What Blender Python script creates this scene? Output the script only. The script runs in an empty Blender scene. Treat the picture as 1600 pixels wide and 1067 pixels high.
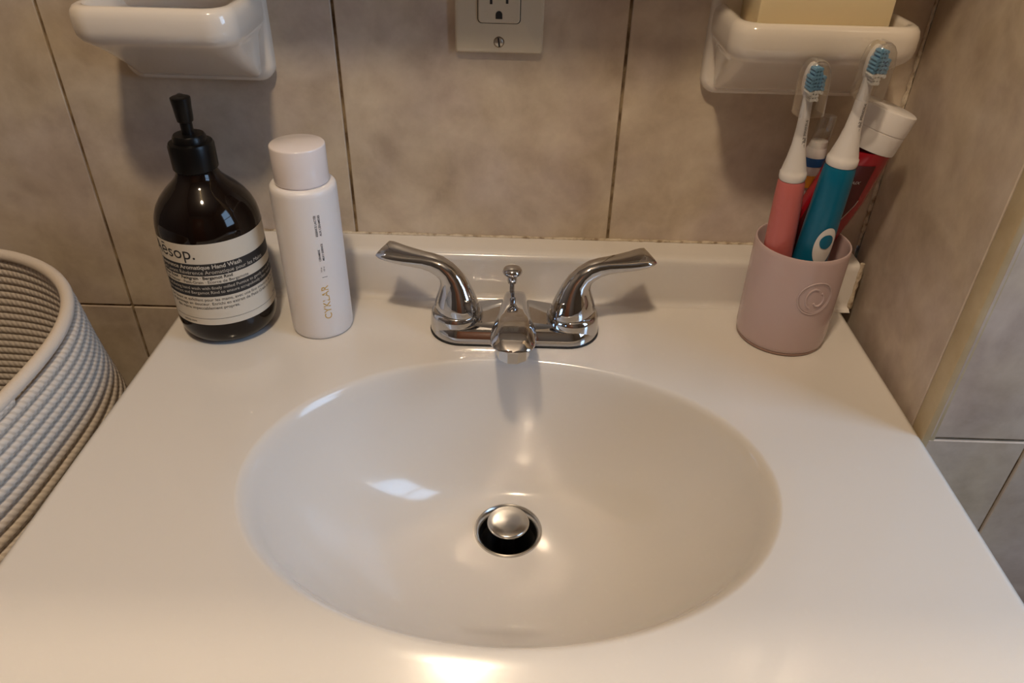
import bpy, bmesh, math, random
from mathutils import Vector, Matrix
from math import sin, cos, pi, radians, sqrt, atan2, hypot
random.seed(7)

# ------------------------------------------------------------------ camera
SC = bpy.context.scene
COL = SC.collection
cam_d = bpy.data.cameras.new('camera'); cam = bpy.data.objects.new('camera', cam_d); COL.objects.link(cam)
cam_d.sensor_width = 36.0; cam_d.lens = 1159.9 / 1600 * 36.0; cam_d.clip_start = 0.01
R = ((0.9995, 0.0295, -0.0079), (0.0234, -0.5707, 0.8208), (0.0197, -0.8206, -0.5711))
M = Matrix(((R[0][0], -R[0][1], -R[0][2]), (R[1][0], -R[1][1], -R[1][2]), (R[2][0], -R[2][1], -R[2][2])))
cam.matrix_world = Matrix.Translation((0.0036, -0.6028, 0.3709)) @ M.to_4x4()
SC.camera = cam

# ------------------------------------------------------------------ world, lamps, exposure
world = bpy.data.worlds.new('daylight'); SC.world = world; world.use_nodes = True
bg = world.node_tree.nodes['Background']
bg.inputs['Color'].default_value = (0.45, 0.68, 1.0, 1); bg.inputs['Strength'].default_value = 4.2
LAMP = Vector((-0.106, -0.61, 1.215))
lamp_d = bpy.data.lights.new('ceiling_lamp_bulb', 'POINT'); lamp_d.energy = 16.5; lamp_d.shadow_soft_size = 0.046
lamp_d.color = (1.0, 0.785, 0.55)
lamp = bpy.data.objects.new('ceiling_lamp_bulb', lamp_d); lamp.location = LAMP; COL.objects.link(lamp)
WIN = (0.95, -0.80, -0.30, 0.15, 1.05)      # x, y0, y1, z0, z1
por_d = bpy.data.lights.new('window_portal', 'AREA'); por_d.shape = 'RECTANGLE'
por_d.size = WIN[4] - WIN[3]; por_d.size_y = WIN[2] - WIN[1]; por_d.cycles.is_portal = True
por = bpy.data.objects.new('window_portal', por_d); por.location = (WIN[0] + .02, (WIN[1] + WIN[2]) / 2, (WIN[3] + WIN[4]) / 2)
por.rotation_euler = (0, radians(90), 0); COL.objects.link(por)
vs = SC.view_settings
vs.view_transform = 'Standard'; vs.look = 'None'; vs.gamma = 1.0; vs.use_curve_mapping = False; vs.exposure = 0.72
cy = SC.cycles
cy.use_denoising = True; cy.max_bounces = 10; cy.diffuse_bounces = 5; cy.glossy_bounces = 6
cy.transparent_max_bounces = 16; cy.transmission_bounces = 8; cy.caustics_reflective = True; cy.blur_glossy = 0.0
cy.sample_clamp_indirect = 0.0; cy.use_guiding = True

# ------------------------------------------------------------------ materials
def mat(name, col, rough=0.5, metal=0.0, coat=0.0, spec=0.5, trans=0.0, sss=0.0, ior=1.5):
    m = bpy.data.materials.new(name); m.use_nodes = True
    b = m.node_tree.nodes['Principled BSDF']
    b.inputs['Base Color'].default_value = (*col, 1); b.inputs['Roughness'].default_value = rough
    b.inputs['Metallic'].default_value = metal; b.inputs['Coat Weight'].default_value = coat
    b.inputs['Coat Roughness'].default_value = 0.04
    b.inputs['Specular IOR Level'].default_value = spec; b.inputs['Transmission Weight'].default_value = trans
    b.inputs['IOR'].default_value = ior
    if sss:
        b.inputs['Subsurface Weight'].default_value = sss; b.inputs['Subsurface Scale'].default_value = 0.01
        b.inputs['Subsurface Radius'].default_value = (1, .7, .6)
    return m
def N(m, t, **kw):
    n = m.node_tree.nodes.new(t)
    for k, v in kw.items(): setattr(n, k, v)
    return n
def L(m, a, ao, b, bi): m.node_tree.links.new(a.outputs[ao], b.inputs[bi])
def BS(m): return m.node_tree.nodes['Principled BSDF']
def ramp(m, stops):
    r = N(m, 'ShaderNodeValToRGB'); e = r.color_ramp.elements
    e[0].position, e[0].color = stops[0][0], (*stops[0][1], 1)
    e[1].position, e[1].color = stops[-1][0], (*stops[-1][1], 1)
    for p, c in stops[1:-1]:
        x = e.new(p); x.color = (*c, 1)
    return r
def noise(m, scale, detail=4, rough=0.55, coord='Object', dist=0.0):
    tc = N(m, 'ShaderNodeTexCoord'); n = N(m, 'ShaderNodeTexNoise')
    n.inputs['Scale'].default_value = scale; n.inputs['Detail'].default_value = detail
    n.inputs['Roughness'].default_value = rough; n.inputs['Distortion'].default_value = dist
    L(m, tc, coord, n, 'Vector'); return n
def bump(m, n, out, strength, dist):
    b = N(m, 'ShaderNodeBump'); b.inputs['Strength'].default_value = strength; b.inputs['Distance'].default_value = dist
    L(m, n, out, b, 'Height'); L(m, b, 'Normal', BS(m), 'Normal'); return b

def tile_material(name, c_lo, c_mid, c_hi):
    m = mat(name, c_mid, 0.34, spec=0.42)
    geo = N(m, 'ShaderNodeNewGeometry')
    n1 = N(m, 'ShaderNodeTexNoise'); n1.inputs['Scale'].default_value = 22; n1.inputs['Detail'].default_value = 5
    n1.inputs['Roughness'].default_value = .62; n1.inputs['Distortion'].default_value = .15
    L(m, geo, 'Position', n1, 'Vector')
    r = ramp(m, [(0.30, c_lo), (0.5, c_mid), (0.70, c_hi)]); L(m, n1, 'Fac', r, 'Fac')
    n2 = N(m, 'ShaderNodeTexNoise'); n2.inputs['Scale'].default_value = 9; n2.inputs['Detail'].default_value = 3
    L(m, geo, 'Position', n2, 'Vector')
    r2 = ramp(m, [(0.40, (1.03, 1.0, .93)), (0.62, (.98, .96, 1.02))]); L(m, n2, 'Fac', r2, 'Fac')
    mx = N(m, 'ShaderNodeMix', data_type='RGBA', blend_type='MULTIPLY'); mx.inputs['Factor'].default_value = 1
    L(m, r, 'Color', mx, 6); L(m, r2, 'Color', mx, 7)
    # pale winding veins
    v = N(m, 'ShaderNodeTexNoise'); v.inputs['Scale'].default_value = 11; v.inputs['Detail'].default_value = 5; v.inputs['Distortion'].default_value = .4
    L(m, geo, 'Position', v, 'Vector')
    rv = ramp(m, [(0.44, (0, 0, 0)), (0.5, (1, 1, 1)), (0.56, (0, 0, 0))]); L(m, v, 'Fac', rv, 'Fac')
    mv = N(m, 'ShaderNodeMix', data_type='RGBA'); L(m, mx, 2, mv, 6); mv.inputs[7].default_value = (*[min(1, x * 1.16) for x in c_hi], 1)
    mul = N(m, 'ShaderNodeMath', operation='MULTIPLY'); mul.inputs[1].default_value = .22; L(m, rv, 'Color', mul, 0); L(m, mul, 0, mv, 'Factor')
    L(m, mv, 2, BS(m), 'Base Color')
    n3 = N(m, 'ShaderNodeTexNoise'); n3.inputs['Scale'].default_value = 60; n3.inputs['Detail'].default_value = 2; L(m, geo, 'Position', n3, 'Vector')
    bump(m, n3, 'Fac', .06, .001)
    return m
M_TILE = tile_material('beige_marble_tile', (.42, .345, .27), (.53, .45, .36), (.63, .55, .45))
M_GROUT = mat('brown_grout', (.20, .135, .07), .9)
_n = noise(M_GROUT, 70, 5); _r = ramp(M_GROUT, [(.35, (.10, .06, .03)), (.6, (.32, .24, .14))]); L(M_GROUT, _n, 'Fac', _r, 'Fac'); L(M_GROUT, _r, 'Color', BS(M_GROUT), 'Base Color')
M_TRIM = mat('cream_trim', (.55, .45, .28), .45)
_n = noise(M_TRIM, 25, 5); _r = ramp(M_TRIM, [(.3, (.46, .36, .21)), (.7, (.60, .50, .33))]); L(M_TRIM, _n, 'Fac', _r, 'Fac'); L(M_TRIM, _r, 'Color', BS(M_TRIM), 'Base Color')
M_CAULK = mat('aged_caulk', (.58, .49, .37), .7)
_n = noise(M_CAULK, 160, 6); _r = ramp(M_CAULK, [(.34, (.26, .19, .12)), (.50, (.55, .46, .34)), (.7, (.66, .58, .46))]); L(M_CAULK, _n, 'Fac', _r, 'Fac'); L(M_CAULK, _r, 'Color', BS(M_CAULK), 'Base Color')
M_GEL = mat('white_cultured_marble', (.69, .655, .61), .16, coat=.4, spec=.5)
BS(M_GEL).inputs['Coat Roughness'].default_value = .05
M_CHROME = mat('chrome', (.58, .58, .59), .04, 1.0)
M_STEEL = mat('brushed_steel', (.55, .53, .50), .22, 1.0)
M_BLACK = mat('black_rubber', (.012, .012, .012), .6)
M_AMBER = mat('dark_amber_plastic', (.006, .0028, .0018), .07, spec=.38)
M_PUMP = mat('black_pump_plastic', (.004, .0037, .0034), .30, spec=.25)
M_LABEL = mat('cream_paper_label', (.62, .56, .46), .5)
M_INK = mat('black_ink', (.015, .014, .014), .5)
M_INKW = mat('white_ink', (.55, .50, .42), .5)
M_FROST = mat('frosted_white_plastic', (.78, .74, .72), .38, sss=.15)
M_PEARL = mat('pearl_pink_cap', (.80, .73, .71), .16, coat=.4)
M_GOLD = mat('gold_print', (.62, .40, .08), .35, .3)
M_CUP = mat('frosted_mauve_plastic', (.56, .425, .42), .22, sss=.25)
M_CUPB = mat('mauve_cup_base', (.34, .22, .18), .25)
M_PINK = mat('coral_pink_plastic', (.56, .15, .14), .40)
M_TEAL = mat('teal_plastic', (.0, .125, .23), .28)
M_WHITE = mat('white_plastic', (.74, .71, .69), .32)
M_BRW = mat('white_bristles', (.80, .80, .78), .6)
M_BRB = mat('blue_bristles', (.16, .36, .56), .5)
M_RED = mat('dark_red_tube', (.30, .006, .014), .24, coat=.3)
M_MAROON = mat('maroon_print', (.075, .006, .008), .3)
M_SILVER = mat('silver_print', (.5, .45, .44), .3, .6)
M_BLUE = mat('blue_print', (.02, .10, .30), .35)
M_ORANGE = mat('orange_print', (.65, .30, .04), .4)
M_CERAMIC = mat('cream_glazed_ceramic', (.72, .65, .56), .12, coat=.5)
M_SOAP = mat('cream_soap', (.78, .66, .42), .5, sss=.15)
M_IVORY = mat('ivory_plastic', (.62, .54, .40), .28)
M_SCREW = mat('nickel_screw', (.6, .55, .46), .3, .9)
M_PAINT = mat('taupe_paint', (.15, .125, .105), .6)
M_CEIL = mat('ceiling_paint', (.22, .20, .18), .8)
M_DOOR = mat('brown_door', (.20, .075, .035), .4)
M_FLOOR = mat('floor_tile', (.30, .25, .21), .4)
M_CABW = mat('white_cabinet_paint', (.70, .66, .60), .4)
M_MIRROR = mat('mirror_glass', (.92, .93, .92), .0, 1.0)
M_OPAL = mat('lamp_brass', (.6, .5, .3), .3, 1.0)

def clear_material(name):
    m = bpy.data.materials.new(name); m.use_nodes = True; nt = m.node_tree; nt.nodes.clear()
    out = nt.nodes.new('ShaderNodeOutputMaterial'); mx = nt.nodes.new('ShaderNodeMixShader')
    tr = nt.nodes.new('ShaderNodeBsdfTransparent'); gl = nt.nodes.new('ShaderNodeBsdfGlossy')
    fr = nt.nodes.new('ShaderNodeLayerWeight'); fr.inputs['Blend'].default_value = .38
    mp = nt.nodes.new('ShaderNodeMapRange'); mp.inputs['To Min'].default_value = .05; mp.inputs['To Max'].default_value = .8
    tr.inputs['Color'].default_value = (.93, .93, .92, 1); gl.inputs['Roughness'].default_value = .06
    gl.inputs['Color'].default_value = (.9, .9, .9, 1)
    nt.links.new(fr.outputs['Facing'], mp.inputs['Value']); nt.links.new(mp.outputs['Result'], mx.inputs[0])
    nt.links.new(tr.outputs[0], mx.inputs[1]); nt.links.new(gl.outputs[0], mx.inputs[2]); nt.links.new(mx.outputs[0], out.inputs[0])
    return m
M_CLEAR = clear_material('clear_plastic')

# rope: woven relief along the coil (u = length in metres, v = 0..1 round the rope)
M_ROPE = mat('cotton_rope', (.60, .53, .45), .9, spec=.15)
_uv = N(M_ROPE, 'ShaderNodeUVMap'); _mp = N(M_ROPE, 'ShaderNodeMapping'); L(M_ROPE, _uv, 'UV', _mp, 'Vector')
_w = N(M_ROPE, 'ShaderNodeTexWave', wave_type='BANDS', bands_direction='DIAGONAL'); _w.inputs['Scale'].default_value = 1.0
_w.inputs['Distortion'].default_value = 1.4; _w.inputs['Detail'].default_value = 2
_mp.inputs['Scale'].default_value = (110, 1.6, 1); L(M_ROPE, _mp, 'Vector', _w, 'Vector')
_r = ramp(M_ROPE, [(.1, (.54, .475, .40)), (.6, (.66, .59, .51))]); L(M_ROPE, _w, 'Fac', _r, 'Fac'); L(M_ROPE, _r, 'Color', BS(M_ROPE), 'Base Color')
bump(M_ROPE, _w, 'Fac', .35, .0012)
M_ROPE2 = mat('rope_rim', (.64, .56, .47), .9, spec=.15)
_n = noise(M_ROPE2, 500, 3); bump(M_ROPE2, _n, 'Fac', .3, .001)

# ------------------------------------------------------------------ mesh helpers
def obj(name, me, m=None, parent=None, smooth=True, angle=35):
    if m is not None and not me.materials: me.materials.append(m)
    if smooth:
        for p in me.polygons: p.use_smooth = True
        me.set_sharp_from_angle(angle=radians(angle))
    o = bpy.data.objects.new(name, me); COL.objects.link(o)
    if parent: o.parent = parent
    return o
def mesh(name, V, F):
    me = bpy.data.meshes.new(name); me.from_pydata([tuple(v) for v in V], [], F); me.update()
    bm = bmesh.new(); bm.from_mesh(me); bmesh.ops.remove_doubles(bm, verts=bm.verts, dist=1e-7)
    bmesh.ops.recalc_face_normals(bm, faces=bm.faces); bm.to_mesh(me); bm.free(); return me
def thing(name, label, cat, loc=(0, 0, 0), group=None, rotz=0):
    o = bpy.data.objects.new(name, None); COL.objects.link(o); o.location = loc; o.rotation_euler[2] = rotz
    o.empty_display_size = .02; return tag(o, label, cat, group)
def tag(o, label, cat, group=None):
    o['label'] = label; o['category'] = cat
    if group: o['group'] = group
    return o
def struct(o): o['kind'] = 'structure'; return o
def lathe(name, prof, n=48, cx=0, cy=0, z0=0):
    V, F = [], []; k = len(prof)
    for i in range(n):
        a = 2 * pi * i / n
        for r, z in prof: V.append((cx + max(r, 1e-6) * cos(a), cy + max(r, 1e-6) * sin(a), z0 + z))
    for i in range(n):
        j = (i + 1) % n
        for t in range(k - 1): F.append((i * k + t, j * k + t, j * k + t + 1, i * k + t + 1))
    return mesh(name, V, F)
def loft(name, loops, cap0=True, cap1=True):
    n = len(loops[0]); V = [p for l in loops for p in l]; F = []
    for a in range(len(loops) - 1):
        for i in range(n):
            j = (i + 1) % n; F.append((a * n + i, a * n + j, (a + 1) * n + j, (a + 1) * n + i))
    if cap0: F.append(tuple(range(n))[::-1])
    if cap1: F.append(tuple((len(loops) - 1) * n + i for i in range(n)))
    return mesh(name, V, F)
def bevel_box(name, x0, x1, y0, y1, z0, z1, bev=.001, seg=2):
    bm = bmesh.new()
    bmesh.ops.create_cube(bm, size=1, matrix=Matrix.Translation(((x0 + x1) / 2, (y0 + y1) / 2, (z0 + z1) / 2)) @ Matrix.Diagonal((x1 - x0, y1 - y0, z1 - z0, 1)))
    if bev: bmesh.ops.bevel(bm, geom=list(bm.edges), offset=bev, segments=seg, profile=.5, affect='EDGES')
    me = bpy.data.meshes.new(name); bm.to_mesh(me); bm.free(); return me
def rrect(x0, x1, y0, y1, r, n=6):
    r = min(r, (x1 - x0) / 2 - 1e-5, (y1 - y0) / 2 - 1e-5); P = []
    for cx, cy_, a0 in ((x1 - r, y1 - r, 0), (x0 + r, y1 - r, pi / 2), (x0 + r, y0 + r, pi), (x1 - r, y0 + r, 3 * pi / 2)):
        for i in range(n + 1):
            a = a0 + pi / 2 * i / n; P.append((cx + r * cos(a), cy_ + r * sin(a)))
    return P
def sweep(name, pts, rad, n=10, cap=True, closed=False):
    """tube along points; rad number or list"""
    pts = [Vector(p) for p in pts]; k = len(pts); loops = []
    up = Vector((0, 0, 1)); prev = None
    for i, p in enumerate(pts):
        if closed: t = (pts[(i + 1) % k] - pts[i - 1]).normalized()
        else: t = (pts[min(i + 1, k - 1)] - pts[max(i - 1, 0)]).normalized()
        if prev is None:
            u = t.cross(up);
            if u.length < 1e-4: u = t.cross(Vector((1, 0, 0)))
        else: u = prev - t * prev.dot(t)
        u.normalize(); prev = u; v = t.cross(u); r = rad[i] if isinstance(rad, (list, tuple)) else rad
        loops.append([p + u * r * cos(2 * pi * j / n) + v * r * sin(2 * pi * j / n) for j in range(n)])
    if closed: loops.append(loops[0])
    return loft(name, loops, cap and not closed, cap and not closed)
def text_mesh(body, size, align='LEFT', bold=0.0):
    cu = bpy.data.curves.new('txt', 'FONT'); cu.body = body; cu.size = size; cu.align_x = align; cu.resolution_u = 3
    if bold: cu.offset = bold
    o = bpy.data.objects.new('txt', cu); COL.objects.link(o)
    bpy.context.view_layer.update()
    dg = bpy.context.evaluated_depsgraph_get(); me = bpy.data.meshes.new_from_object(o.evaluated_get(dg))
    bpy.data.objects.remove(o); bpy.data.curves.remove(cu); return me
def join_meshes(name, ms):
    bm = bmesh.new()
    for m in ms: bm.from_mesh(m)
    me = bpy.data.meshes.new(name); bm.to_mesh(me); bm.free()
    for m in ms: bpy.data.meshes.remove(m)
    me.materials.clear(); return me
def map_mesh(me, f):
    for v in me.vertices: v.co = f(v.co.x, v.co.y)
    return me

# ------------------------------------------------------------------ the room
YW = 0.0367; ZF = -0.80; ZC = 1.50
XR0, XR1, YR = 0.3255, 0.3095, -0.181      # right wall: x at back corner, x at its front corner, y of that corner
GAP = .0026
def tiles_on(wall, origin, ux, uz, cols, rows, thick=.006):
    """flat tiles between grid lines; wall surface spanned by ux (along) and uz (up); normal = ux x uz (towards room)"""
    ux, uz = Vector(ux).normalized(), Vector(uz); nrm = ux.cross(uz); cache = {}
    for a in range(len(cols) - 1):
        for b in range(len(rows) - 1):
            w, h = cols[a + 1] - cols[a] - GAP, rows[b + 1] - rows[b] - GAP
            if w < .004 or h < .004: continue
            key = (round(w, 4), round(h, 4))
            if key not in cache: 
                me = bevel_box('tile', -w / 2, w / 2, -h / 2, h / 2, -thick, 0, .0007, 1); me.materials.append(M_TILE); cache[key] = me
            o = bpy.data.objects.new('tile', cache[key]); COL.objects.link(o); o.parent = wall
            c = Vector(origin) + ux * ((cols[a] + cols[a + 1]) / 2) + uz * ((rows[b] + rows[b + 1]) / 2)
            mt = Matrix((ux, uz, nrm)).transposed().to_4x4(); mt.translation = c; o.matrix_local = mt
            o.rotation_euler.rotate_axis('X', random.uniform(-.0012, .0012))
TH = 0.33
rows = [ZF] + [(-0.0435 + TH * k) for k in range(-2, 5) if ZF + .02 < -0.0435 + TH * k < ZC - .02] + [ZC]
wall_back = struct(obj('wall_back', bevel_box('wall_back', -.95, .40, YW + .0022, YW + .08, ZF, ZC, 0), M_GROUT, smooth=False))
bc = [-.95] + [x for x in [-.8748, -.6348, -.3948, -.1537, .0862]] + [XR0]
tiles_on(wall_back, (0, YW, 0), (1, 0, 0), (0, 0, 1), bc, rows)
# right wall, slightly out of square, from the back corner to the trim
d = Vector((XR1 - XR0, YR - YW, 0)); dl = d.length; d.normalize()     # runs towards the camera
nr = d.cross(Vector((0, 0, 1)))                                       # points to the room (-x)
def quad_slab(name, p0, p1, n, th, z0, z1):
    p0, p1, n = Vector(p0), Vector(p1), Vector(n); q = [p0, p1, p1 - n * th, p0 - n * th]
    return loft(name, [[(p.x, p.y, z0) for p in q], [(p.x, p.y, z1) for p in q]])
c0 = Vector((XR0, YW, 0)); 
wall_right = struct(obj('wall_right', quad_slab('wall_right', c0 - nr * .0022, c0 + d * (dl - .008) - nr * .0022, nr, .02, ZF, ZC), M_GROUT, smooth=False))
rrows = [ZF, -.66, -.33, 0.0, .33, .66, .99, 1.32, ZC]
tiles_on(wall_right, c0, d, (0, 0, 1), [0.001, dl - .0205], [ZF, -.47, -.14, .33, .66, .99, 1.32, ZC])
# cream strip along the outer corner
trim = obj('trim_1', bevel_box('trim_1', 0, .0195, ZF, ZC, -.0085, .0004, .0012, 2), M_TRIM)
mt = Matrix((d, Vector((0, 0, 1)), nr)).transposed().to_4x4(); mt.translation = c0 + d * (dl - .0200); trim.matrix_world = mt; struct(trim)
# wall that turns away to the right, facing the camera
wall_return = struct(obj('wall_return', bevel_box('wall_return', XR1 + .004, .95, YR + .0022, YR + .05, ZF, ZC, 0), M_GROUT, smooth=False))
tiles_on(wall_return, (0, YR, 0), (1, 0, 0), (0, 0, 1), [XR1 + .0025, .3885, .6285, .8685, .95], rrows)
# rest of the room, outside the picture
struct(obj('floor', bevel_box('floor', -1.0, 1.0, -1.85, .1, ZF - .05, ZF, 0), M_FLOOR, smooth=False))
struct(obj('ceiling', bevel_box('ceiling', -1.0, 1.0, -1.85, .1, ZC, ZC + .05, 0), M_CEIL, smooth=False))
struct(obj('wall_left', bevel_box('wall_left', -1.0, -.95, -1.85, .1, ZF, ZC, 0), M_PAINT, smooth=False))
struct(obj('wall_front', bevel_box('wall_front', -1.0, 1.0, -1.85, -1.8, ZF, ZC, 0), M_PAINT, smooth=False))
door = struct(obj('door_1', bevel_box('door_1', -.62, .12, -1.80, -1.765, ZF, ZF + 2.0, .003), M_DOOR, smooth=False))
wx, wy0, wy1, wz0, wz1 = WIN
wf = []
for (a, b, c, e) in ((-1.85, wy0, ZF, ZC), (wy1, YR + .05, ZF, ZC), (wy0, wy1, ZF, wz0), (wy0, wy1, wz1, ZC)):
    wf.append(bevel_box('w', wx, wx + .05, a, b, c, e, 0))
struct(obj('wall_far', join_meshes('wall_far', wf), M_PAINT, smooth=False))
win = struct(obj('window_1', join_meshes('window_1', [bevel_box('f', wx - .01, wx + .03, wy0, wy0 + .03, wz0, wz1, 0), bevel_box('f', wx - .01, wx + .03, wy1 - .03, wy1, wz0, wz1, 0),
      bevel_box('f', wx - .01, wx + .03, wy0, wy1, wz0, wz0 + .03, 0), bevel_box('f', wx - .01, wx + .03, wy0, wy1, wz1 - .03, wz1, 0),
      bevel_box('f', wx, wx + .03, wy0, wy1, (wz0 + wz1) / 2 - .015, (wz0 + wz1) / 2 + .015, 0)]), M_CABW, smooth=False))
# ceiling lamp fitting above the bulb
cl = thing('ceiling_lamp', 'round brass ceiling lamp fitting above the sink', 'lamp', (LAMP.x, LAMP.y, ZC))
obj('canopy', lathe('canopy', [(0, -.03), (.04, -.028), (.055, -.015), (.06, 0)]), M_OPAL, cl)
obj('stem', lathe('stem', [(0, -.145), (.012, -.145), (.012, -.03)], 16), M_OPAL, cl)
# mirror cabinet above the sink (below-frame edge shades the tiles)
mc = thing('mirror_cabinet', 'mirror-fronted wall cabinet above the sink', 'cabinet', (0.02, 0, 0))
obj('body', bevel_box('body', -.30, .28, -.086, YW - .0002, .407, 1.05, .002), M_CABW, mc)
obj('mirror_door', bevel_box('mirror_door', -.30, .28, -.092, -.0865, .407, 1.05, 0), M_MIRROR, mc, smooth=False)

# ------------------------------------------------------------------ vanity top with integral oval bowl
X0, X1, YF = -0.3063, 0.3085, -0.435
BC = (0.0, -0.230); BA, BB = 0.181, 0.1308
DR = (0.0, -0.176); DRR = .0265; DZ = -.122
vt = thing('vanity_sink', 'glossy white moulded vanity top with oval basin and low backsplash', 'sink')
vt_th = []
corners = [(X0, YF), (X1, YF), (X1, YW - .001), (X0, YW - .001)]
ths = [2 * pi * i / 440 for i in range(440)]
for cxx, cyy in corners:
    tc_ = atan2((cyy - BC[1]) / BB, (cxx - BC[0]) / BA) % (2 * pi)
    k_ = min(range(440), key=lambda i: abs(ths[i] - tc_)); ths[k_] = tc_      # snap the nearest spoke to the corner
ths = sorted(set(round(t, 5) for t in ths))
def rect_hit(t):
    dx, dy = BA * cos(t), BB * sin(t); k = 1e9
    if dx > 1e-9: k = min(k, (X1 - BC[0]) / dx)
    if dx < -1e-9: k = min(k, (X0 - BC[0]) / dx)
    if dy > 1e-9: k = min(k, (YW - .001 - BC[1]) / dy)
    if dy < -1e-9: k = min(k, (YF - BC[1]) / dy)
    return Vector((BC[0] + dx * k, BC[1] + dy * k))
def ell(t, o=0): 
    v = Vector((BC[0] + BA * cos(t), BC[1] + BB * sin(t)))
    if o:
        n = Vector((cos(t) / BA, sin(t) / BB)).normalized(); v += n * o
    return v
rings = []
SS = [0, .02, .05, .09, .14, .2, .26, .32, .38, .44, .5, .56, .62, .67, .72, .77, .80, .825, .85, .87, .89, .905, .92, .93, .94, .9475, .955, .96, .965]
def bz(s): return DZ * (1 - s ** 2.6) ** .85
for s in SS:
    ring = []
    for t in ths:
        e = ell(t); dd = Vector((DR[0] + DRR * cos(t), DR[1] + DRR * sin(t))); p = dd.lerp(e, s); ring.append((p.x, p.y, bz(s)))
    rings.append(ring)
s_e = SS[-1]
s_1 = s_e - bz(s_e) / ((bz(s_e) - bz(s_e - .002)) / .002)       # where the wall's tangent meets the deck
for q in (.12, .25, .38, .5, .62, .75, .88, 1.0):
    ring = []
    for t in ths:
        e = ell(t); dd = Vector((DR[0] + DRR * cos(t), DR[1] + DRR * sin(t)))
        p0 = dd.lerp(e, s_e); p0 = Vector((p0.x, p0.y, bz(s_e))); p1 = dd.lerp(e, s_1); p1 = Vector((p1.x, p1.y, 0)); p2 = ell(t, .0065); p2 = Vector((p2.x, p2.y, 0))
        p = p0 * (1 - q) ** 2 + p1 * 2 * q * (1 - q) + p2 * q * q; ring.append(tuple(p))
    rings.append(ring)
EDG = .004
def inset(v, o):
    return Vector((min(max(v.x, X0 + o), X1 - o), min(max(v.y, YF + o), YW - .001)))
for q in (.15, .5):
    rings.append([(*(ell(t, .0065).lerp(rect_hit(t), q)), 0) for t in ths])
for o, z in ((EDG + .002, 0), (EDG, 0), (EDG * .3, -EDG * .3), (0, -EDG), (0, -.024)):
    rings.append([(*inset(rect_hit(t), o), z) for t in ths])
obj('deck', loft('deck', rings, False, False), M_GEL, vt, angle=60)
# backsplash: profile with a cove at the deck and a rounded top, swept along x
prof = [(-.0065, .0001), (-.0045, .0006), (-.0022, .0022), (-.0008, .0046), (-.0002, .0075), (0.0008, .040), (.0013, .0435), (.003, .0460), (.006, .0470), (.012, .0471), (YW - .0008, .0471), (YW - .0008, .0001)]
bsx = [(X0 + .001, 0.0), (X0 + .004, 0.0)] + [(X0 + (X1 + .010 - X0) * i / 24, 0) for i in range(1, 23)] + [(X1 + .0065, 0)]
obj('backsplash', loft('backsplash', [[(x, y, z) for y, z in prof] for x, _ in bsx]), M_GEL, vt, angle=50)
# caulk between backsplash and tiles, and along the right wall
def caulk(name, pts, r):
    P = []; rr = []
    for i in range(len(pts) - 1):
        a, b = Vector(pts[i]), Vector(pts[i + 1]); n = max(2, int((b - a).length / .004))
        for k in range(n): P.append(a.lerp(b, k / n) + Vector([random.uniform(-.0002, .0002) for _ in range(3)])); rr.append(r * random.uniform(.6, 1.25))
    P.append(Vector(pts[-1])); rr.append(r); return struct(obj(name, sweep(name, P, rr, 6), M_CAULK))
caulk('trim_2', [(X0, YW - .0003, .0475), (X1 + .010, YW - .0003, .0475)], .0016)
caulk('trim_3', [(XR0 - .0015, YW - .0015, .05), (XR0 - .0015, YW - .0015, .40)], .0018)
caulk('trim_4', [(X1 + .0076, .0010, .0485), (X1 + .0074, .0005, .030), (X1 + .0070, -.0005, .002)], .0022)
# cabinet below
vc = thing('vanity_cabinet', 'white painted vanity cabinet under the moulded top', 'cabinet', (0, 0, 0))
obj('side_panel', bevel_box('side', X0 + .012, X0 + .028, YF + .03, YW - .001, ZF, -.0245, .001), M_CABW, vc)
obj('side_panel', bevel_box('side', X1 - .028, X1 - .012, YF + .03, YW - .001, ZF, -.0245, .001), M_CABW, vc)
obj('bottom_panel', bevel_box('bottom', X0 + .029, X1 - .029, YF + .05, YW - .001, ZF + .08, ZF + .096, .001), M_CABW, vc)
for k in (0, 1):
    xa = X0 + .012 + k * (X1 - X0 - .024) / 2
    dr = obj('door', bevel_box('door', xa + .001, xa + (X1 - X0 - .024) / 2 - .001, YF + .010, YF + .028, ZF + .1, -.03, .002), M_CABW, vc)
    kn = obj('knob', lathe('knob', [(0, .022), (.012, .02), (.014, .014), (.006, .008), (.005, 0)], 20), M_STEEL, dr)
    kn.rotation_euler = (radians(90), 0, 0); kn.location = (xa + ((X1 - X0 - .024) / 2 - .03 if k == 0 else .03), YF + .010, -.10)

# ------------------------------------------------------------------ drain
sd = thing('sink_drain', 'metal pop-up drain with raised round stopper in the basin', 'drain', (DR[0], DR[1], DZ))
obj('flange', lathe('flange', [(.0232, -.012), (.0233, -.004), (.0242, -.0012), (.0262, .0012), (.0276, .0022), (.0286, .0018), (.0290, .0006), (.0290, -.001)], 64), M_STEEL, sd)
obj('throat', lathe('throat', [(0, -.055), (.0215, -.055), (.0232, -.012)], 48), M_BLACK, sd)
st = obj('stopper', lathe('stopper', [(0, .0125), (.010, .0123), (.0160, .0117), (.0174, .0108), (.0178, .0098), (.0174, .0088), (.0150, .0082), (.0060, .0075), (.0055, -.05), (0, -.05)], 64), M_STEEL, sd, angle=50)

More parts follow.
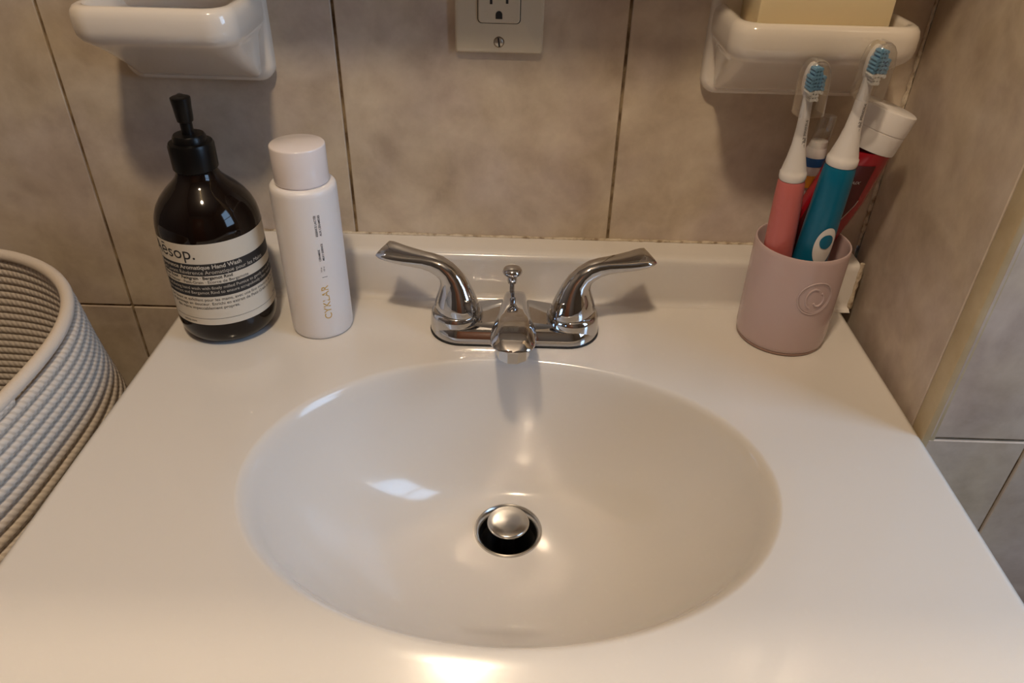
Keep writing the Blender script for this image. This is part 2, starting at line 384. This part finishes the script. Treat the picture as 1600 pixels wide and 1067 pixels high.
# ------------------------------------------------------------------ faucet
FY = -.050
fc = thing('faucet', 'chrome two-handle centerset bathroom faucet behind the basin', 'faucet', (0, FY, 0))
def stadium(hx, hy, z, n=20):
    P = []
    for i in range(n + 1): a = -pi / 2 + pi * i / n; P.append((hx - hy + hy * cos(a), hy * sin(a), z))
    for i in range(n + 1): a = pi / 2 + pi * i / n; P.append((-(hx - hy) + hy * cos(a), hy * sin(a), z))
    return P
obj('gasket', loft('gasket', [stadium(.0748, .0290, .0002), stadium(.0750, .0292, .0010), stadium(.0748, .0290, .0018)]), M_BLACK, fc)
obj('base_plate', loft('base_plate', [stadium(.0740, .0282, .0018), stadium(.0738, .0280, .004), stadium(.0722, .0262, .010), stadium(.0705, .0244, .0125), stadium(.0680, .0220, .0135)]), M_CHROME, fc, angle=30)
for s in (-1, 1):
    hb = obj('hub', lathe('hub', [(.0236, .003), (.0234, .010), (.0228, .0165), (.0218, .0200), (.0200, .0217), (0, .0222)], 56, s * .0508, 0), M_CHROME, fc, angle=50)
# mid web between the hubs
web = []
for x, yf, zt in ((-.036, -.0250, .0150), (-.026, -.0262, .0165), (-.014, -.0268, .0185), (.014, -.0268, .0185), (.026, -.0262, .0165), (.036, -.0250, .0150)):
    web.append([(x, yf, .0035), (x, yf + .008, zt - .002), (x, yf + .0105, zt), (x, .0205, zt), (x, .0230, zt - .003), (x, .0255, .0035)])
obj('bridge', loft('bridge', web), M_CHROME, fc, angle=30)
# spout
def spout_loop(y, wt, wb, zt, zb, n=8):
    P = []; h = zt - zb
    pr = [(wb, 0), (wb * 1.0, h * .18), (wb * .96, h * .38), (wb * .5 + wt * .5, h * .66), (wt * 1.06, h * .86), (wt * .9, h * .955), (wt * .62, h * .99), (0, h)]
    for a, b in pr: P.append((a, y, zb + b))
    for a, b in pr[-2::-1]: P.append((-a, y, zb + b))
    return P
S = [(.0140, .0082, .0125, .0295, .010), (.0120, .0086, .0132, .0325, .008), (.004, .0090, .0142, .0350, .007), (-.008, .0094, .0155, .0385, .006), (-.022, .0100, .0164, .0430, .010), (-.038, .0107, .0172, .0470, .0200), (-.054, .0113, .0177, .0520, .0315),
     (-.067, .0117, .0179, .0552, .0390), (-.076, .0118, .0179, .0560, .0425), (-.084, .0116, .0177, .0552, .0445), (-.091, .0106, .0168, .0532, .0455), (-.0965, .0088, .0148, .0506, .0462), (-.1003, .0058, .0108, .0482, .0465), (-.1018, .002, .004, .0472, .0468)]
sp = obj('spout', loft('spout', [spout_loop(*s) for s in S]), M_CHROME, fc, angle=55)
obj('aerator', lathe('aerator', [(.0, .0335), (.0105, .0335), (.0110, .0325), (.0124, .0325), (.0128, .0331), (.0128, .0395), (.0128, .0425), (.0134, .0432), (.0134, .0462)], 10, 0, -.0850), M_CHROME, sp, angle=25)
# pop-up lift rod
lr = obj('lift_rod', lathe('lift_rod', [(.0034, .016), (.0034, .0195), (.0024, .0200), (.0024, .040)], 14, -.003, .0175), M_CHROME, fc)
obj('rod_knob', lathe('rod_knob', [(.0022, .0375), (.0040, .0380), (.0044, .0400), (.0044, .0435), (.0040, .0445), (.0060, .0455), (.0082, .0472), (.0089, .0492), (.0084, .0512), (.0066, .0528), (.0035, .0537), (0, .0540)], 32, -.003, .0175), M_CHROME, lr, angle=50)
# lever handles
def handle_mesh(s, back):
    # stations: (out, z, half width across, half height, tilt)
    st = [(0.000, .0222, .0208, .0208, 0), (0.000, .0245, .0206, .0206, 0), (.0002, .0300, .0192, .0190, 0), (.0008, .0370, .0168, .0165, 0), (.0020, .0440, .0142, .0140, 0), (.0045, .0505, .0122, .0118, 0),
          (.0090, .0562, .0108, .0098, 0), (.0150, .0602, .0097, .0084, .05), (.0220, .0625, .0090, .0072, .12), (.0300, .0638, .0088, .0062, .18), (.0390, .0647, .0096, .0056, .24), (.0480, .0656, .0106, .0052, .28),
          (.0550, .0666, .0112, .0048, .30), (.0605, .0675, .0113, .0044, .30), (.0650, .0682, .0106, .0036, .30), (.0668, .0685, .0090, .0022, .30)]
    loops = []; n = 28
    for i, (o, z, hw, hh, tl) in enumerate(st):
        a, b = st[max(i - 1, 0)], st[min(i + 1, len(st) - 1)]
        t = Vector((b[0] - a[0], 0, b[1] - a[1])).normalized()
        if i == 0: t = Vector((0, 0, 1))
        v = Vector((0, 1, 0)); u = v.cross(t)              # v across (front/back), u = outer-up normal
        L_ = []
        for k in range(n):
            an = 2 * pi * k / n; e = 2.0 if i < 7 else 2.5
            ca, sa = cos(an), sin(an); c_, s_ = math.copysign(abs(ca) ** (2 / e), ca), math.copysign(abs(sa) ** (2 / e), sa)
            p = v * hw * c_ + u * hh * s_
            # roll the blade so that its broad face leans to the viewer
            rot = Matrix.Rotation(tl * 1.0, 3, t); p = rot @ p
            slant = 0.0 if i < 12 else -(i - 11) * .0011 * c_
            q = Vector((o + slant, 0, z)) + p
            # swing the lever back towards the wall
            ang = back; x_, y_ = q.x * cos(ang), q.y + q.x * sin(ang)
            L_.append((s * x_, y_, q.z))
        loops.append(L_)
    return loft('handle', loops)
for s in (-1, 1):
    h = obj('handle', handle_mesh(s, .24), M_CHROME, fc, angle=60); h.location = (s * .0508, 0, 0)
    
# ------------------------------------------------------------------ cylinder text mapping
def on_cyl(cx, cy_, r, a0, z0):
    return lambda x, y: Vector((cx + r * sin(a0 + x / r), cy_ - r * cos(a0 + x / r), z0 + y))
def cyl_patch(name, cx, cy_, r, a0, a1, z0, z1, n=48):
    V = [(cx + r * sin(a0 + (a1 - a0) * i / n), cy_ - r * cos(a0 + (a1 - a0) * i / n), z) for i in range(n + 1) for z in (z0, z1)]
    return mesh(name, V, [(2 * i, 2 * i + 2, 2 * i + 3, 2 * i + 1) for i in range(n)])
# ------------------------------------------------------------------ amber hand-wash bottle
hw = thing('hand_wash_bottle', 'dark amber pump bottle of hand wash with cream label', 'soap bottle', (-.253, -.052, 0))
RB = .0412
obj('body', lathe('body', [(0, .0004), (.028, .0004), (.0335, .0018), (.0375, .0052), (.0400, .0105), (.0410, .017), (RB, .024), (RB, .098), (.0408, .104), (.0395, .1105), (.0368, .117), (.0325, .1235), (.0270, .1295), (.0215, .1345), (.0175, .139), (.0158, .143), (.0155, .147), (0, .147)], 72), M_AMBER, hw, angle=60)
cg = []
def knurl(r, z, n=80, amp=.00035): return [((r + amp * (i % 2)) * Vector((cos(2 * pi * i / n), sin(2 * pi * i / n), 0)) + Vector((0, 0, z))) for i in range(n)]
co = obj('collar', loft('collar', [knurl(.0152, .1445), knurl(.0167, .1460), knurl(.0169, .1640), knurl(.0162, .1662, amp=0), knurl(.0126, .1668, amp=0), knurl(.0124, .1705, amp=0), knurl(.0112, .1722, amp=0), knurl(.004, .1725, amp=0)]), M_PUMP, hw)
pu = obj('pump_head', lathe('pump_head', [(.0046, .1720), (.0046, .1815), (.0060, .1822), (.0064, .1860), (.0068, .1930), (.0074, .1985), (.0073, .1998), (.0062, .2003), (0, .1996)], 40), M_PUMP, hw, angle=45)
obj('nozzle', sweep('nozzle', [(0, .003, .1925), (-.006, .014, .1925), (-.011, .024, .1915), (-.013, .0285, .1885)], [.0052, .0046, .004, .0034], 16), M_PUMP, pu)
A_C = atan2(.2566, .5508)      # the side of the bottle turned to the viewer
rl = RB + .00012
lb = obj('label', cyl_patch('label', 0, 0, rl, A_C - 1.36, A_C + 1.9, .0240, .0985, 90), M_LABEL, hw)
for za, zb in ((.0705, .0812), (.0512, .0625)):
    obj('label_band', cyl_patch('label_band', 0, 0, rl + .00008, A_C - 1.31, A_C + 1.9, za, zb, 90), M_INK, lb)
obj('label_rule', cyl_patch('label_rule', 0, 0, rl + .00008, A_C - 1.25, A_C + 1.9, .0299, .0302, 60), M_INK, lb)
def label_text(body, size, end, z, m, bold=0.0, align='RIGHT'):
    me = text_mesh(body, size, align, bold); map_mesh(me, on_cyl(0, 0, rl + .00016, A_C + radians(end), z))
    me.materials.clear(); obj('lettering', me, m, lb, smooth=False)
label_text('A\u0113sop.', .0150, -22, .0857, M_INK)
label_text('Reverence Aromatique Hand Wash', .0050, 25, .0768, M_INKW, .00009)
label_text('Gel Lavant R\u00e9v\u00e9rence Aromatique pour les Mains', .0047, 55, .0721, M_INKW)
label_text('Vetiver Root \u00b7 Petitgrain \u00b7 Bergamot Rind', .0039, 12, .0674, M_INK, .00009)
label_text('Racine de V\u00e9tiver \u00b7 Petit-Grain \u00b7 Ecorce de Bergamote', .0038, 30, .0636, M_INK)
label_text('An exfoliating hand wash with finely milled Pumice to gently scrub the hands', .0038, 84, .0581, M_INKW)
label_text('Petitgrain extract and Bergamot Rind to ensure scrupulously clean hands', .0038, 70, .0540, M_INKW)
label_text('Gel lavant et exfoliant pour les mains, avec une fine mouture de Pierre', .0038, 78, .0472, M_INK)
label_text('un gommage en douceur. Enrichi en extrait de Petit-Grain et en Ecorce', .0038, 80, .0433, M_INK)
label_text('des mains impeccablement propres.', .0038, 13, .0394, M_INK)
label_text('aesop.com', .0030, -40, .0262, M_INK)
label_text('500 mL', .0030, 78, .0318, M_INK)

# ------------------------------------------------------------------ white essence bottle
wb = thing('essence_bottle', 'slim frosted white bottle with pearly cap beside amber bottle', 'bottle', (-.1712, -.0505, 0))
RW = .0263
obj('body', lathe('body', [(0, .0003), (.0240, .0003), (.0254, .0010), (.0261, .0026), (RW, .005), (RW, .1305), (.0260, .1336), (.0248, .1354), (.0225, .1362), (.0180, .1364), (0, .1364)], 72), M_FROST, wb, angle=60)
obj('cap', lathe('cap', [(.0150, .1366), (.0208, .1368), (.0213, .1374), (.0214, .1385), (.0214, .1655), (.0211, .1664), (.0204, .1668), (0, .1666)], 72), M_PEARL, wb, angle=50)
AW = atan2(.1748, .5523)
def up_text(body, size, z, col, m, bold=0.0, par=None):
    """reads upwards; col = sideways offset in metres to the right"""
    me = text_mesh(body, size, 'LEFT', bold); r = RW + .00012
    f = lambda x, y: Vector((r * sin(AW + (col - y) / r), -r * cos(AW + (col - y) / r), z + x))
    map_mesh(me, f); me.materials.clear(); obj('lettering', me, m, par or wb, smooth=False)
up_text('CYKLAR', .0088, .0207, .0082, M_GOLD)
up_text('|', .0048, .0608, .0078, M_INK)
up_text('4 fl oz', .0017, .0665, .0052, M_INK); up_text('120 ml', .0017, .0665, .0075, M_INK)
up_text('CERAMIDE', .0022, .0765, .0055, M_INK, .00004); up_text('MILKY ESSENCE', .0022, .0765, .0084, M_INK, .00004)
up_text('ESSENCE LACT\u00c9E', .0024, .0985, .0058, M_INK, .00004); up_text('AUX C\u00c9RAMIDES', .0024, .0985, .0089, M_INK, .00004)

# ------------------------------------------------------------------ toothbrush cup
CX, CY = .2380, -.0435; RC = .0385
cup = thing('toothbrush_cup', 'frosted mauve cylindrical cup holding toothbrushes in the corner', 'cup', (CX, CY, 0))
obj('body', lathe('body', [(0, .0040), (.0340, .0040), (.0350, .0055), (.0358, .010), (.0362, .0915), (.0370, .0930), (.0379, .0930), (.0384, .0918), (RC, .089), (.0382, .008), (.0376, .0040), (.0368, .0030), (0, .0030)], 72), M_CUP, cup, angle=60)
obj('base', lathe('base', [(0, .0002), (.0362, .0002), (.0372, .0012), (.0370, .0030), (0, .0030)], 64), M_CUPB, cup, angle=50)
ac = atan2(.0036 - CX, .6028 + CY) + radians(33)
EM = []
def em_ring(rad, tube, n=48, f=lambda a: 1.0, cx=0, cz=0):
    P = []
    for i in range(n):
        a = 2 * pi * i / n; x, z = cx + rad * cos(a) * f(a), cz + rad * sin(a) * f(a); al = ac + x / RC
        P.append((RC * sin(al), -RC * cos(al), .0590 + z))
    return sweep('ring', P, tube, 8, closed=True)
obj('emblem', join_meshes('emblem', [em_ring(.0146, .0007), em_ring(.0132, .0004)]), M_CUP, cup)
def em_path(pts, tube):
    P = []
    for x, z in pts:
        al = ac + x / RC; P.append((RC * sin(al), -RC * cos(al), .0590 + z))
    return sweep('p', P, tube, 8)
sw = [em_path([(.006 * cos(a) - .002, .009 * sin(a)) for a in [radians(60 + 12 * i) for i in range(17)]], .0009),
      em_path([(.0045 * cos(a) + .003, .006 * sin(a) - .001) for a in [radians(-150 + 14 * i) for i in range(17)]], .0009)]
obj('emblem_swirl', join_meshes('emblem_swirl', sw), M_CUP, cup)

# ------------------------------------------------------------------ toothbrushes (local z = long axis)
def toothbrush(name, label, base, top, face, mh, scale_r, collar_at, button, cap_side):
    base, top = Vector(base), Vector(top); ax = (top - base).normalized(); ln = (top - base).length
    t = thing(name, label, 'toothbrush', base, 'electric toothbrushes in the mauve cup')
    fv = Vector((sin(face), -cos(face), 0)); fv = (fv - ax * fv.dot(ax)).normalized(); sx = (-fv).cross(ax) * -1
    sx = ax.cross(fv) * -1
    mt = Matrix((sx, -fv, ax)).transposed().to_4x4(); mt.translation = base; t.matrix_world = mt     # local -y = face
    r = scale_r; h = collar_at
    obj('handle', lathe('handle', [(0, 0), (.62 * r, 0), (.74 * r, .003), (.80 * r, .012), (.9 * r, .035), (1.0 * r, .075), (.97 * r, .105), (.91 * r, h - .014), (.86 * r, h - .002), (.80 * r, h)], 40), mh, t, angle=50)
    nk = h + .002
    hd = obj('brush_head', lathe('brush_head', [(.82 * r, h + .0004), (.86 * r, h + .002), (.85 * r, h + .006), (.80 * r, h + .0066), (.74 * r, h + .010), (.58 * r, h + .018), (.44 * r, h + .028), (.36 * r, h + .040), (.31 * r, ln - .030), (.29 * r, ln - .022), (.22 * r, ln - .018)], 32), M_WHITE, t, angle=50)
    # paddle that carries the bristles
    pz = ln - .014; lo = []
    for y, k in ((-.0005, .92), (.0002, 1.0), (.0028, 1.0), (.0036, .9)):
        lo.append([(.0056 * k * cos(a), y, pz + (.0135 * k if sin(a) > 0 else .0125 * k) * sin(a)) for a in [2 * pi * i / 32 for i in range(32)]])
    obj('paddle', loft('paddle', lo), M_WHITE, hd)
    # bristle tufts
    for grp, m in (('bristles_white', M_BRW), ('bristles_blue', M_BRB)):
        ms = []
        for i in range(-4, 5):
            for j in range(-2, 3):
                x, z = j * .0020, i * .0026
                if (x / .0052) ** 2 + (z / .0122) ** 2 > 1: continue
                blue = i > -2
                if blue != (grp == 'bristles_blue'): continue
                ht = .0082 + (.0014 if abs(j) == 2 else 0) + random.uniform(-.0004, .0004)
                P = [(x + .0011 * cos(2 * pi * q / 6), -.0004, pz + z + .0013 * sin(2 * pi * q / 6)) for q in range(6)]
                Q = [(x * 1.1 + .0012 * cos(2 * pi * q / 6), -ht, pz + z * 1.02 + .0014 * sin(2 * pi * q / 6)) for q in range(6)]
                ms.append(loft('tuft', [P, Q]))
        obj(grp, join_meshes(grp, ms), m, hd)
    # clear snap-on travel cap: open-bottomed hood over the head
    lo = []
    for z, k in ((pz - .0220, 1.0), (pz - .0212, 1.03), (pz + .004, 1.0), (pz + .011, .86), (pz + .0150, .60), (pz + .0168, .30)):
        lo.append([(p[0], p[1], z) for p in [(x * k, (y + .003) * (k * .5 + .5) - .003) for x, y in rrect(-.0098, .0098, -.0128, .0062, .0052, 5)]])
    obj('travel_cap', loft('travel_cap', lo, False, True), M_CLEAR, t, angle=45)
    # power button
    bz0 = button; rr = r * 1.004
    def patch(name, w, hgt, off, m, par, cz=0):
        V = []; F = []; n = 36
        c = Vector((0, -(rr + off), bz0 + cz)); V.append(c)
        for q in (.5, 1.0):
            for i in range(n):
                a = 2 * pi * i / n; x = w * q * cos(a); zz = hgt * q * sin(a); al = x / rr
                V.append(Vector(((rr + off) * sin(al), -(rr + off) * cos(al), bz0 + cz + zz)))
        for i in range(n):
            j = (i + 1) % n; F.append((0, 1 + i, 1 + j)); F.append((1 + i, 1 + n + i, 1 + n + j, 1 + j))
        return obj(name, mesh(name, V, F), m, par)
    pb = patch('button_plate', .0085, .0165, .0003, M_WHITE if mh is M_TEAL else mh, t)
    patch('power_button', .0052, .0062, .0007, mh, pb, .0045)
    # lettering running up the neck
    def neck_text(body, size, z0, m):
        me = text_mesh(body, size, 'LEFT'); f = lambda x, y: Vector((.0006 + (-y), -(.36 * r + .0004) - .06 * r * max(0, (h + .045 - (z0 + x)) / .03), z0 + x))
        map_mesh(me, f); me.materials.clear(); obj('lettering', me, m, hd, smooth=False)
    neck_text('PHILIPS sonicare', .0036, h + .0235, M_INK)
    return t
toothbrush('toothbrush', 'coral pink electric toothbrush with clear head cap in mauve cup', (.2205, -.0490, .0045), (.2075, -.0555, .238), radians(10), M_PINK, .0119, .1455, .080, 1)
toothbrush('toothbrush', 'teal blue electric toothbrush with white button and clear cap', (.2385, -.0560, .0045), (.2475, -.0600, .2520), radians(10), M_TEAL, .0136, .1600, .097, 1)

# ------------------------------------------------------------------ red tube and slim white tube standing in the cup
rt = thing('toothpaste_tube', 'dark red tube with white flip cap standing in mauve cup', 'tube', (.2235, -.0310, .0085))
tl = []
for z, hx, hy in ((0, .0175, .0012), (.008, .0177, .0013), (.009, .0176, .0016), (.04, .0200, .0045), (.08, .0226, .0072), (.115, .0252, .0120), (.145, .0226, .0178), (.159, .0212, .0206), (.162, .0208, .0208)):
    cx_ = z * .30; tl.append([(cx_ + hx * cos(a), hy * sin(a), z) for a in [2 * pi * i / 48 for i in range(48)]])
obj('body', loft('body', tl), M_RED, rt, angle=50)
def tube_pt(u, z, off=.0004):
    """u angle on the tube, z height"""
    for i in range(len(TS) - 1):
        if TS[i][0] <= z <= TS[i + 1][0]:
            k = (z - TS[i][0]) / (TS[i + 1][0] - TS[i][0]); hx = TS[i][1] + k * (TS[i + 1][1] - TS[i][1]); hy = TS[i][2] + k * (TS[i + 1][2] - TS[i][2]); break
    return Vector((z * .30 + (hx + off) * cos(u), (hy + off) * sin(u), z))
TS = ((0, .0175, .0012), (.008, .0177, .0013), (.009, .0176, .0016), (.04, .0200, .0045), (.08, .0226, .0072), (.115, .0252, .0120), (.145, .0226, .0178), (.159, .0212, .0206), (.162, .0208, .0208))
def tube_panel(name, f0, f1, m, z0=.01, z1=.152, n=24, par=None, off=.0004):
    V = []; F = []
    for i in range(n + 1):
        z = z0 + (z1 - z0) * i / n
        for k in range(9): V.append(tube_pt(f0(z) + (f1(z) - f0(z)) * k / 8, z, off))
    for i in range(n):
        for k in range(8): F.append((i * 9 + k, i * 9 + k + 1, i * 9 + 10 + k, i * 9 + 9 + k))
    return obj(name, mesh(name, V, F), m, par)
dk = tube_panel('dark_panel', lambda z: radians(215), lambda z: radians(304 - (z - .118) * 500 if z > .118 else 304 - (.118 - z) * 620), M_MAROON, par=rt)
tube_panel('panel_edge', lambda z: radians(304 - (z - .118) * 500 if z > .118 else 304 - (.118 - z) * 620), lambda z: radians(306.5 - (z - .118) * 500 if z > .118 else 306.5 - (.118 - z) * 620), M_SILVER, par=rt, z1=.12)
ctop = Vector((.162 * .30, 0, .162)); tilt = math.atan(.30)
cp = obj('flip_cap', lathe('flip_cap', [(.0200, 0), (.0213, .0002), (.0216, .0012), (.0216, .0150), (.0212, .0152), (.0212, .0158), (.0217, .0160), (.0218, .0300), (.0214, .0312), (.0204, .0318), (0, .0318)], 56), M_WHITE, rt, angle=40)
cp.location = ctop; cp.rotation_euler = (0, tilt, 0)
def tube_text(body, size, u, z, m):
    me = text_mesh(body, size, 'LEFT', .00006); map_mesh(me, lambda x, y: tube_pt(radians(u) + x / .020, z + y, .0006)); me.materials.clear(); obj('lettering', me, m, rt, smooth=False)
tube_text('Rem', .0048, 262, .098, M_INKW); tube_text('AIX', .0036, 262, .136, M_SILVER)
wt = thing('slim_tube', 'slim white tube with blue and orange print behind red tube', 'tube', (.2210, -.0175, .0045))
sl = []
for z, hx, hy in ((0, .0115, .001), (.01, .0115, .0012), (.06, .0112, .0030), (.09, .0108, .0040), (.12, .0100, .0080), (.140, .0094, .0094), (.150, .0088, .0088), (.160, .0066, .0066)):
    sl.append([(z * .15 + hx * cos(a), z * .07 + hy * sin(a), z) for a in [2 * pi * i / 32 for i in range(32)]])
wbod = obj('body', loft('body', sl), M_WHITE, wt, angle=50)
def band(name, z0, z1, r, m, par):
    lo = [[(z * .15 + r * cos(a), z * .07 + r * sin(a), z) for a in [2 * pi * i / 32 for i in range(32)]] for z in (z0, z1)]
    return obj(name, loft(name, lo, False, False), m, par)
band('blue_band', .141, .148, .0097, M_BLUE, wbod); band('orange_band', .124, .134, .0102, M_ORANGE, wbod)
ccap = obj('clear_cap', loft('clear_cap', [[(z * .15 + r * cos(a), z * .07 + r * sin(a), z) for a in [2 * pi * i / 24 for i in range(24)]] for z, r in ((.150, .0086), (.152, .0078), (.178, .0066), (.180, .0058))], False, True), M_CLEAR, wt, angle=40)

# ------------------------------------------------------------------ wall soap dishes
def frect(hx, yf, yb, r, n=7):
    r = min(r, hx - .001, (yb - yf) - .0005)
    P = [(hx, yb), (hx, yb - .25 * (yb - yf - r))] + [(hx - r + r * cos(a), yf + r + r * sin(a)) for a in [-pi / 2 * i / n for i in range(n + 1)]]
    return P + [(-x, y) for x, y in P[::-1]]
def soap_dish(label, cx, w):
    t = thing('soap_dish', label, 'soap dish', (cx, YW, .190), 'glazed soap dishes on the tiled wall')
    pl = []
    for y, ins in ((-.0001, 0), (-.006, 0), (-.0090, .0010), (-.0108, .0034), (-.0115, .008)):
        pl.append([(x, y, z) for x, z in rrect(-w - .001 + ins, w + .001 - ins, ins, .125 - ins, .013, 6)])
    obj('back_plate', loft('back_plate', pl), M_CERAMIC, t, angle=60)
    lo = []
    #        z, half width, front y, corner r
    for z, hx, yf, r in ((.004, w - .012, -.0112, .001), (.008, w - .009, -.018, .006), (.016, w - .008, -.032, .012), (.028, w - .007, -.052, .015), (.038, w - .006, -.070, .017), (.0420, w - .0045, -.0775, .018), (.0450, w - .0020, -.0820, .019), (.0490, w - .0004, -.0850, .020), (.054, w, -.0862, .020), (.062, w, -.0862, .020), (.0665, w - .0010, -.0850, .019), (.0690, w - .0030, -.0830, .018), (.0700, w - .0055, -.0805, .017),
                         (.0695, w - .0085, -.0775, .015), (.0670, w - .0105, -.0755, .014), (.0600, w - .0125, -.0735, .013), (.0575, w - .015, -.071, .012)):
        lo.append([(x, y, z) for x, y in frect(hx, yf, -.0035, r)])
    # flat back edge: clamp the rear corners onto the plate
    lo = [[(x, y, z) for x, y, z in l] for l in lo]
    obj('tray', loft('tray', lo), M_CERAMIC, t, angle=60)
    return t
soap_dish('glazed ceramic soap dish on the wall above amber bottle, empty', -.2675, .0605)
soap_dish('glazed ceramic soap dish in the corner holding a cream soap block', .2178, .0680)
sb = tag(obj('soap_block', bevel_box('soap_block', -.047, .047, -.030, .026, 0, .062, .0016, 2), M_SOAP), 'cream rectangular block of soap resting in corner soap dish', 'soap')
sb.location = (.2165, -.0010, .2476); sb.rotation_euler[2] = radians(-2)

# ------------------------------------------------------------------ power outlet
ot = thing('power_outlet', 'ivory wall outlet with square plate on the tiles above faucet', 'outlet', (-.0190, YW, .2740))
pl = []
for y, ins in ((0, 0), (-.003, 0), (-.0052, .0012), (-.0060, .0032)):
    pl.append([(x, y, z) for x, z in rrect(-.0358 + ins, .0358 - ins, -.0572 + ins, .0572 - ins, .0022, 4)])
cpv = obj('cover_plate', loft('cover_plate', pl), M_IVORY, ot, angle=25)
rim = [[(x, y, z) for x, z in rrect(-.0173, .0173, -.0341, .0341, .0034, 5)] for y in (-.0058, -.00625)]
obj('seam', loft('seam', rim), M_BLACK, ot)
rc = []
for y, ins in ((-.0055, 0), (-.0072, 0), (-.0078, .0006)):
    rc.append([(x, y, z) for x, z in rrect(-.0166 + ins, .0166 - ins, -.0334 + ins, .0334 - ins, .003, 5)])
rcp = obj('receptacle', loft('receptacle', rc), M_IVORY, ot, angle=30)
for zc in (-.0195, .0195):
    for sx_, hh in ((-.0063, .0040), (.0063, .0034)):
        obj('slot', bevel_box('slot', sx_ - .0010, sx_ + .0010, -.00795, -.0070, zc + .0040 - hh, zc + .0040 + hh, 0), M_BLACK, rcp, smooth=False)
    g = [[(.0027 * cos(a), y, zc - .0078 + (.0030 * sin(a) if sin(a) > 0 else -.0030)) for a in [pi * i / 12 for i in range(13)]] + [(-.0027, y, zc - .0108), (.0027, y, zc - .0108)] for y in (-.0070, -.00795)]
    obj('ground_slot', loft('ground_slot', g), M_BLACK, rcp, smooth=False)
tst = obj('test_mark', join_meshes('test_mark', [sweep('tm', [(-.0110 + .0019 * cos(a), -.00785, -.0268 + .0019 * sin(a)) for a in [2 * pi * i / 20 for i in range(20)]], .0002, 6, closed=True)]), M_IVORY, rcp)
for zc in (-.0482, .0482):
    s_ = obj('screw', lathe('screw', [(0, .0014), (.0022, .0012), (.0034, .0006), (.0036, 0)], 24), M_SCREW, ot); s_.rotation_euler = (radians(90), 0, 0); s_.location = (0, -.0058, zc)
    obj('screw_recess', lathe('screw_recess', [(.0036, .0003), (.0043, .0004), (.0046, -.0004)], 24), M_GROUT, s_)
    q = obj('screw_slot', bevel_box('screw_slot', -.0007, .0007, -.0034, .0034, .0004, .0016, 0), M_BLACK, s_, smooth=False); q.rotation_euler[2] = radians(8)

# ------------------------------------------------------------------ coiled rope basket
bk = thing('rope_basket', 'tall coiled cotton rope basket standing left of the vanity', 'basket', (-.541, -.215, ZF))
RIMZ = .046 - ZF
def basket_pt(t, z, off=0.0):
    """t in 0..1 round; z height above floor"""
    a = 2 * pi * t; e = 2.7; ca, sa = cos(a), sin(a)
    hx, hy = .182, .206
    k = min(1, (RIMZ - z) / .10)
    grow = .028 * k ** .7 + .003 * sin(z * 38) + (-.05 * max(0, (.10 - z) / .10) ** 2)
    x = (hx + grow + off) * math.copysign(abs(ca) ** (2 / e), ca); y = (hy + min(grow, .006) * .5 + off) * math.copysign(abs(sa) ** (2 / e), sa)
    top = max(0, 1 - (RIMZ - z) / .16)
    x += top * (.010 * sin(a * 3 + 1.0)) * (1 if ca > 0 else .3); zz = z + top * .004 * sin(2 * a + .5)
    return Vector((x, y, zz))
pitch = .0085; RR = .0047; nseg = 110; nrow = int((RIMZ - .012) / pitch)
V = []; F = []; UV = []; K = 8; tot = nrow * nseg; arc = 0; prevp = None
for i in range(tot + 1):
    t = (i % nseg) / nseg; z = RR + pitch * i / nseg
    p = basket_pt(t, z); q = basket_pt(t + .002, z); tg = (q - p).normalized(); u = Vector((tg.y, -tg.x, 0)).normalized(); v = Vector((0, 0, 1))
    if prevp is not None: arc += (p - prevp).length
    prevp = p
    for k in range(K):
        a = 2 * pi * k / K; V.append(p + u * RR * .95 * cos(a) + v * RR * sin(a)); UV.append((arc, k / K))
for i in range(tot):
    for k in range(K):
        F.append((i * K + k, (i + 1) * K + k, (i + 1) * K + (k + 1) % K, i * K + (k + 1) % K))
me = bpy.data.meshes.new('coil_wall'); me.from_pydata([tuple(v) for v in V], [], F); me.update()
uvl = me.uv_layers.new(name='UVMap')
for lp in me.loops:
    uu, vv = UV[lp.vertex_index]; uvl.data[lp.index].uv = (uu, vv)
for p_ in me.polygons:       # close the seam of v
    ls = [uvl.data[i].uv for i in p_.loop_indices]
    if max(x[1] for x in ls) - min(x[1] for x in ls) > .5:
        for x in ls:
            if x[1] < .3: x[1] += 1.0
obj('coil_wall', me, M_ROPE, bk, angle=180)
zr = RR + pitch * nrow
obj('rim_rope', sweep('rim_rope', [basket_pt(i / 140, zr + .003) for i in range(140)], 0.0052, 12, closed=True), M_ROPE2, bk, angle=180)
obj('basket_floor', loft('basket_floor', [[basket_pt(i / 60, .004, -.004) for i in range(60)], [basket_pt(i / 60, .009, -.004) for i in range(60)]]), M_ROPE2, bk)
